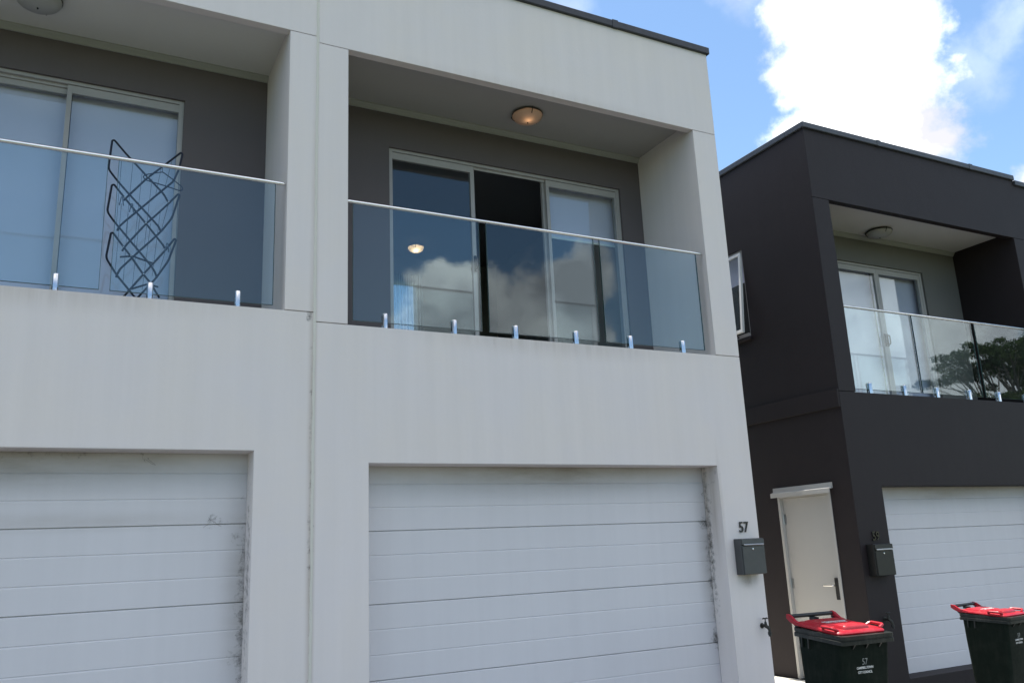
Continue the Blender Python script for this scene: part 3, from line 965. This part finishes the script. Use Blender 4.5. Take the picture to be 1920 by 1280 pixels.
oyster('round frosted ceiling lamp, lit, on the balcony of the pale middle house', (2.305, .54, 5.847), True, .156, .35)
oyster('round unlit ceiling lamp on the balcony above the clothes airer', (-2.085, .42, 5.855), False, .165, -.9)
oyster('round unlit ceiling lamp on the balcony of the charcoal house', (7.80, .85, 5.449), False, .165, .2)
oyster('round lit ceiling lamp inside the room of the middle house', (2.62, 4.55, 5.847), True, .115, .1, 'bulb_in')

# ------------------------------------------------------------------ clothes airer
AX, AZ = -1.0, 3.285
def ax_pt(u, v, y):
    """photo-measured outline of the airer, in metres on its own upright plane"""
    x = -1.49 + (u - 196) * .001046 + (v - 90) * .0000645
    z = 4.753 - (v - 90) * .001162 + (u - 196) * .000185
    return (x, y, z)


air = thing('clothes_airer', 'tall folding clothes airer of dark navy tubes standing on the left balcony', 'clothes airer', (-1.25, .45, 3.285))
loopsL = [[(575, 545), (540, 480), (430, 358), (275, 180), (205, 92), (190, 95), (165, 300), (230, 390), (300, 475), (390, 580), (460, 662), (505, 715), (522, 752)],
          [(555, 890), (540, 855), (420, 693), (350, 605), (270, 500), (205, 412), (190, 416), (160, 602), (205, 670), (310, 805), (450, 985), (480, 1035), (492, 1072)],
          [(510, 1215), (440, 1095), (400, 1045), (320, 920), (270, 852), (200, 750), (187, 752), (155, 920), (225, 1040), (310, 1152), (345, 1200), (420, 1310)]]
loopsR = [[(270, 520), (300, 488), (430, 360), (530, 283), (668, 172), (681, 182), (655, 290), (615, 385), (500, 480), (390, 575), (270, 675), (240, 705), (228, 732)],
          [(262, 874), (285, 838), (420, 690), (500, 620), (575, 550), (645, 480), (656, 487), (600, 655), (520, 752), (370, 885), (245, 1000), (222, 1052)],
          [(250, 1215), (310, 1145), (400, 1045), (550, 885), (618, 802), (629, 812), (575, 955), (490, 1072), (365, 1200), (300, 1290)]]
for k, lp in enumerate(loopsL):
    mb = MB().tube(fillet([ax_pt(u, v, .435) for (u, v) in lp], .03), .0080, 8)
    mb.build('frame_tube', M['navy'], air, smooth=True, world=True)
for k, lp in enumerate(loopsR):
    mb = MB().tube(fillet([ax_pt(u, v, .452) for (u, v) in lp], .03), .0080, 8)
    mb.build('frame_tube', M['navy'], air, smooth=True, world=True)
for lp in ([(248, 910), (330, 908), (468, 965)], [(300, 1140), (430, 1108), (505, 1132)]):
    MB().tube(fillet([ax_pt(u, v, .468) for (u, v) in lp], .01), .0075, 8).build('brace', M['navy'], air, smooth=True, world=True)
wires = [((255, 225), (222, 690)), ((332, 240), (285, 770)), ((395, 320), (342, 840)), ((462, 370), (410, 845)), ((527, 290), (485, 500)), ((604, 235), (548, 450)), ((578, 545), (520, 760)), ((655, 290), (610, 1200)),
         ((520, 600), (462, 1060)), ((255, 545), (215, 1030)), ((300, 620), (270, 1080)), ((378, 640), (330, 1120)), ((550, 900), (500, 1070)), ((452, 690), (395, 1150))]
wm_ = MB()
for (a, b) in wires:
    pa, pb_ = ax_pt(*a, .438), ax_pt(*b, .450)
    wm_.tube([pa, tuple((pa[i] + pb_[i]) / 2 + (0.003 if i == 1 else 0) for i in range(3)), pb_], .0017, 5)
wm_.build('hanging_wires', M['wire'], air, smooth=True, world=True)
for (u, v) in [(275, 507), (418, 691), (575, 545), (268, 853), (320, 915), (403, 1046), (550, 882), (468, 964), (248, 910), (432, 358)]:
    p = ax_pt(u, v, .422)
    MB().lathe([(.0065, .002), (.0065, -.001), (.003, -.004)], p, 8, axis='y').build('rivet', M['steel'], air, smooth=True, world=True)
# legs hidden below the parapet carry the airer down to the balcony floor
for (u, v) in ((420, 1310), (300, 1290), (500, 1300), (260, 1310)):
    pass
hg = MB()
hpts = [ax_pt(u, v, .415) for (u, v) in [(535, 330), (470, 340), (410, 350), (399, 366), (415, 388), (540, 428), (655, 469), (676, 462), (670, 440), (605, 385)]]
hg.tube(fillet(hpts, .012, closed=True), .0045, 6, closed=True)
hg.tube(fillet([ax_pt(535, 330, .415), ax_pt(532, 300, .418), ax_pt(545, 272, .43), ax_pt(560, 288, .445)], .01), .0025, 6)
tag(hg.build('coat_hanger', M['navy'], smooth=True), 'dark coat hanger hooked near the top of the clothes airer', 'coat hanger')
for (u, v, lab) in ((255, 535, 'small clothes peg on the upper left bars of the airer'), (322, 585, 'small clothes peg a little below centre left of the airer'), (562, 872, 'small clothes peg on the lower right bar of the airer')):
    p = ax_pt(u, v, .42)
    pg = MB()
    for sg in (-1, 1):
        pg.loft([[(p[0] + sg * .004 - .004, p[1] - .005, p[2] + .035), (p[0] + sg * .004 + .004, p[1] - .005, p[2] + .035), (p[0] + sg * .004 + .004, p[1] + .005, p[2] + .035), (p[0] + sg * .004 - .004, p[1] + .005, p[2] + .035)],
                 [(p[0] + sg * .014 - .004, p[1] - .005, p[2] - .035), (p[0] + sg * .014 + .004, p[1] - .005, p[2] - .035), (p[0] + sg * .014 + .004, p[1] + .005, p[2] - .035), (p[0] + sg * .014 - .004, p[1] + .005, p[2] - .035)]])
    tag(pg.build('clothes_peg', M['wire']), lab, 'peg', 'pegs on the clothes airer')

# ------------------------------------------------------------------ numbers, letterboxes, taps
def number(txt, cx, Y, zb, h, mat, label):
    t = thing('house_number', label, 'house number', (cx, Y, zb))
    n = len(txt)
    for i, c in enumerate(txt):
        mb = text_mb(c, h / .70, .004, bold=.0014)
        mb.xform(STAND)
        zmin = min(p[2] for p in mb.v); zmax = max(p[2] for p in mb.v)
        off = (i - (n - 1) / 2) * h * .60
        mb.v = [(p[0] * .84 + off, p[1] - .010, (p[2] - zmin) / (zmax - zmin) * h) for p in mb.v]
        mb.build('digit', mat, t)
    return t


number('57', 4.112, 0.0, 1.577, .098, M['black'], 'black metal number 57 fixed above the grey letterbox')
number('59', 6.116, .193, 1.440, .096, simple('gloss_black_metal', (.012, .012, .013), rough=.15, metal=.3), 'glossy black number 59 fixed above the dark letterbox')


def letterbox(label, loc, mat, lipmat):
    t = thing('letterbox', label, 'letterbox', loc)
    b = MB()
    b.box(-.136, .136, -.098, -.002, 0, .325, bevel=.004)
    b.build('box', mat, t)
    f = MB()
    f.box(-.130, .136, -.112, -.1, .004, .258, bevel=.003)
    f.build('front_door', mat, t)
    v = MB()
    v.loft([[(-.130, -.1, .322), (-.130, -.112, .318), (-.130, -.114, .270), (-.130, -.1, .266)], [(.136, -.1, .322), (.136, -.112, .318), (.136, -.114, .270), (.136, -.1, .266)]])
    v.build('mail_flap', mat, t)
    l = MB()
    l.tube([(-.118, -.118, .268), (-.112, -.119, .268), (.118, -.119, .268), (.124, -.118, .268)], [.004, .0085, .0085, .004], 10)
    l.build('flap_lip', lipmat, t, smooth=True)
    k = MB()
    k.lathe([(.009, -.112), (.009, -.117), (.004, -.119)], (-.01, 0, .228), 14, axis='y')
    k.build('lock', M['steel'], t, smooth=True)
    return t


letterbox('grey metal letterbox on the pale pillar under the number 57', (4.112, 0, 1.194), M['boxgrey'], M['dull'])
letterbox('dark letterbox on the charcoal pillar under the number 59', (6.092, .193, 1.080), M['boxblack'], simple('pale_flap_lip', (.5, .5, .48), rough=.35, metal=.4))


def tap(label, loc):
    t = thing('garden_tap', label, 'tap', loc)
    b = MB()
    b.lathe([(.024, 0), (.024, -.006), (.012, -.008), (.012, -.045)], (0, 0, 0), 14, axis='y')
    b.tube([(0, -.04, 0), (0, -.055, -.002), (.006, -.075, -.014), (.010, -.082, -.034), (.010, -.082, -.052)], [.013, .017, .015, .012, .012], 12)
    b.lathe([(.013, -.01), (.015, .005), (.012, .022), (.010, .034)], (0, -.052, .004), 12)
    b.build('body', M['tap'], t, smooth=True)
    h = MB()
    h.lathe([(.005, .03), (.005, .062)], (0, -.052, .004), 8)
    h.tube([(-.030, -.052, .064), (-.02, -.052, .068), (0, -.052, .066), (.02, -.052, .068), (.030, -.052, .064)], [.006, .0075, .006, .0075, .006], 8)
    h.build('handle', M['tap'], t, smooth=True)
    s = MB()
    s.lathe([(.016, -.050), (.017, -.058), (.017, -.075), (.013, -.078), (.013, -.090)], (.010, -.082, 0), 12)
    s.build('hose_connector', M['black'], t, smooth=True)
    return t


tap('weathered brass garden tap on the pale pillar below the grey letterbox', (4.215, 0, .728))
tap('dark garden tap on the charcoal pillar beside the bin', (6.085, .193, .64))

# ------------------------------------------------------------------ wheelie bins
def rrect(x0, x1, y0, y1, z, r, n=5, zf=None):
    pts = []
    for (cx, cy, a0) in ((x1 - r, y1 - r, 0), (x0 + r, y1 - r, 90), (x0 + r, y0 + r, 180), (x1 - r, y0 + r, 270)):
        for i in range(n + 1):
            a = R(a0 + 90 * i / n)
            x, y = cx + r * math.cos(a), cy + r * math.sin(a)
            pts.append((x, y, z if zf is None else zf(x, y) + z))
    return pts


def wheelie_bin(label, loc, rot, num, sc=1.0):
    t = thing('wheelie_bin', label, 'wheelie bin', loc, rot)
    t.scale = (sc, sc, sc)
    D2 = .26
    RIM = .96
    b = MB()
    fy = lambda z: -.175 - (.225 - .175) * z / RIM          # front face of the body
    b.loft([rrect(-.185, .185, -.165, .16, .02, .04), rrect(-.19, .19, fy(.05), .18, .05, .04), rrect(-.205, .205, fy(.40), .205, .40, .04), rrect(-.215, .215, fy(.70), .225, .70, .035), rrect(-.222, .222, fy(.93), .235, .925, .03)])
    b.build('body', M['bin'], t, smooth=True)
    r = MB()
    r.loft([rrect(-.226, .226, -.236, .245, .905, .03), rrect(-.243, .243, -.262, .256, .900, .03), rrect(-.243, .243, -.262, .256, .925, .03), rrect(-.236, .236, -.254, .252, .928, .03),
            rrect(-.236, .236, -.254, .252, .934, .03), rrect(-.240, .240, -.260, .256, .937, .03), rrect(-.240, .240, -.260, .256, RIM, .03), rrect(-.20, .20, -.22, .22, RIM, .03), rrect(-.20, .20, -.22, .22, .92, .03)])
    # gussets under the front lip, side ribs
    for gx in (-.12, .0, .12):
        r.loft([[(gx - .008, -.226, .905), (gx + .008, -.226, .905), (gx + .008, -.255, .905), (gx - .008, -.255, .905)], [(gx - .003, -.222, .865), (gx + .003, -.222, .865), (gx + .003, -.226, .865), (gx - .003, -.226, .865)]])
    for sx in (-1, 1):
        for gy in (.10, .17):
            r.box(min(sx * .218, sx * .236), max(sx * .218, sx * .236), gy - .006, gy + .006, .83, .905)
    r.build('rim', M['binrim'], t, smooth=True)
    # lid
    l = MB()
    zf = lambda x, y: .012 * max(0, (y + .05)) / .30
    l.loft([rrect(-.222, .222, -.208, .262, .961, .05, zf=zf), rrect(-.224, .224, -.210, .264, .970, .05, zf=zf), rrect(-.219, .219, -.204, .26, .980, .05, zf=zf), rrect(-.205, .205, -.190, .25, .986, .045, zf=zf), rrect(-.02, .02, -.02, .06, .988, .01, zf=zf)])
    # raised front block and rear plateau
    l.loft([rrect(-.120, .120, -.160, -.030, .984, .03), rrect(-.118, .118, -.157, -.033, .998, .03), rrect(-.112, .112, -.150, -.040, 1.010, .028), rrect(-.104, .104, -.142, -.048, 1.014, .026), rrect(-.02, .02, -.11, -.09, 1.015, .005)])
    l.loft([rrect(-.165, .165, .000, .228, .984, .03, zf=zf), rrect(-.160, .160, .005, .224, .995, .03, zf=zf), rrect(-.150, .150, .015, .214, .999, .03, zf=zf)])
    # hinge arms
    for sx in (-1, 1):
        a, c = (sx * .222, sx * .198) if sx < 0 else (.198, .222)
        l.loft([[(a, .15, .975), (c, .15, .975), (c, .15, .984), (a, .15, .984)], [(a, .25, .972), (c, .25, .972), (c, .25, 1.004), (a, .25, 1.004)],
                [(a, .305, .990), (c, .305, .990), (c, .305, 1.036), (a, .305, 1.036)], [(a, .340, 1.012), (c, .340, 1.012), (c, .340, 1.042), (a, .340, 1.042)]])
    lid = l.build('lid', M['lid'], t, smooth=True)
    for sx in (-1, 1):
        gr = MB()
        gr.tube(fillet([(sx * .190, -.040, .985), (sx * .228, -.045, 1.004), (sx * .228, -.165, 1.004), (sx * .190, -.17, .985)], .02), .012, 8)
        gr.build('grip', M['lid'], lid, smooth=True)
    h = MB()
    h.lathe([(.015, -.197), (.015, .197)], (0, .322, 1.026), 14, axis='x')
    h.box(-.020, .020, .262, .322, .990, 1.014)
    for sx in (-1, 1):
        h.loft([[(sx * .19 - .012, .22, .915), (sx * .19 + .012, .22, .915), (sx * .19 + .012, .22, .965), (sx * .19 - .012, .22, .965)], [(sx * .19 - .012, .30, .985), (sx * .19 + .012, .30, .985), (sx * .19 + .012, .31, 1.008), (sx * .19 - .012, .31, 1.008)]])
    h.build('handle_bar', M['black'], t, smooth=True)
    for sx in (-1, 1):
        w = MB()
        w.lathe([(.03, -.022), (.085, -.024), (.1, -.016), (.1, .016), (.085, .024), (.03, .022)], (sx * .215, .215, .1), 24, axis='x')
        w.build('wheel', M['black'], t, smooth=True)
    ax_ = MB()
    ax_.tube([(-.2, .215, .1), (.2, .215, .1)], .011, 8)
    ax_.build('axle', M['dull'], t, smooth=True)

    def stick(txt, size, zc, mat, name, sx=1.0, bold=0.0, spacing=1.0):
        mb = text_mb(txt, size, .0006, bold=bold, spacing=spacing)
        mb.xform(STAND)
        mb.v = [(p[0] * sx - .015, p[1] + fy(p[2] + zc) - .0015, p[2] + zc) for p in mb.v]
        mb.build(name, mat, t)

    stick(num, .062, .755, M['print_grey'], 'number_print', .82)
    stick('CAMPBELLTOWN', .0225, .727, M['print'], 'lettering', .84, bold=.0007)
    stick('CITY COUNCIL', .0225, .697, M['print'], 'lettering', .84, bold=.0007)
    mb = text_mb('CAMPBELLTOWN\nCITY COUNCIL', .028, .0006, bold=.0008)
    mb.v = [(p[0], p[1] + .075, 1.003 + .012 * (p[1] + .125) / .30 + p[2]) for p in mb.v]
    mb.build('lid_lettering', M['print'], lid)
    return t


wheelie_bin('dark green wheelie bin with red lid and the number 57, nearer the pale house', (3.68, -1.375, -.17), (R(4.2), 0, -.10), '57', 1.03)
wheelie_bin('dark green wheelie bin with red lid at the right edge, before the charcoal garage door', (5.77, -1.22, -.05), (R(3.0), 0, .11), '59', .86)

# ------------------------------------------------------------------ umbrella pines across the street (seen mirrored in the glass)
def pine(label, loc, hgt, spread, seed):
    rnd = random.Random(seed)
    t = thing('pine_tree', label, 'tree', loc, group='pines across the street')
    tr = MB()
    lean = rnd.uniform(-.6, .6)
    fork = hgt * .36
    tr.tube([(0, 0, 0), (lean * .3, .1, fork * .5), (lean * .6, .2, fork)], [.34, .28, .24], 10)
    clumps = []
    nb = 19
    for i in range(nb):
        a = 2 * math.pi * i / nb + rnd.uniform(-.3, .3)
        rr = spread * rnd.uniform(.25, 1.25)
        low = rnd.random() < .25
        zt = hgt * (rnd.uniform(.60, .70) if low else rnd.uniform(.86, .98) - .10 * (rr / spread) ** 2)
        ex, ey = lean + rr * math.cos(a), rr * math.sin(a)
        s = Vector((lean * .6, .2, fork * rnd.uniform(.65, 1.0)))
        e = Vector((ex, ey, zt))
        mid = s.lerp(e, .5) + Vector((rnd.uniform(-.5, .5), rnd.uniform(-.5, .5), rnd.uniform(-.3, .5)))
        tr.tube([tuple(s), tuple(s.lerp(mid, .6)), tuple(mid), tuple(mid.lerp(e, .6) + Vector((rnd.uniform(-.2, .2), 0, 0))), tuple(e)], [.13, .10, .08, .055, .03], 7)
        for _ in range(6):
            q0 = mid.lerp(e, rnd.uniform(.0, .8))
            q1 = e + Vector((rnd.uniform(-1, 1) * 1.9, rnd.uniform(-1, 1) * 1.9, rnd.uniform(-.8, .6)))
            tr.tube([tuple(q0), tuple(q0.lerp(q1, .5) + Vector((0, 0, .1))), tuple(q1)], [.045, .035, .015], 5)
            clumps.append((q1, rnd.uniform(.35, .85)))
        clumps.append((e, rnd.uniform(.6, 1.1)))
    tr.build('trunk', M['bark'], t, smooth=True)
    cr = MB()
    for (c, s) in clumps:
        for _ in range(int(300 * s)):
            while True:
                p = Vector((rnd.uniform(-1, 1), rnd.uniform(-1, 1), rnd.uniform(-1, 1)))
                if p.length < 1: break
            p = Vector((p.x * s * 1.15, p.y * s * 1.15, p.z * s * .48))
            q = c + p
            u = Vector((rnd.gauss(0, 1), rnd.gauss(0, 1), rnd.gauss(0, 1))).normalized()
            v = u.orthogonal().normalized()
            L, w_ = rnd.uniform(.06, .15), rnd.uniform(.018, .04)
            cr.add([q - u * L - v * w_, q + u * L - v * w_ * .4, q + u * L + v * w_ * .4, q - u * L + v * w_], [(0, 1, 2, 3)])
    cr.build('crown', M['leaf'], t)
    return t


pine('umbrella pine with a spreading flat crown across the street, first of the row', (50.5, -25, -.8), 14.5, 3.4, 3)
pine('tallest umbrella pine across the street with dense dark crown', (58.5, -26, -.8), 16.0, 4.2, 8)
pine('umbrella pine farthest along the street with a broad crown', (68, -27, -.8), 15.0, 4.8, 12)
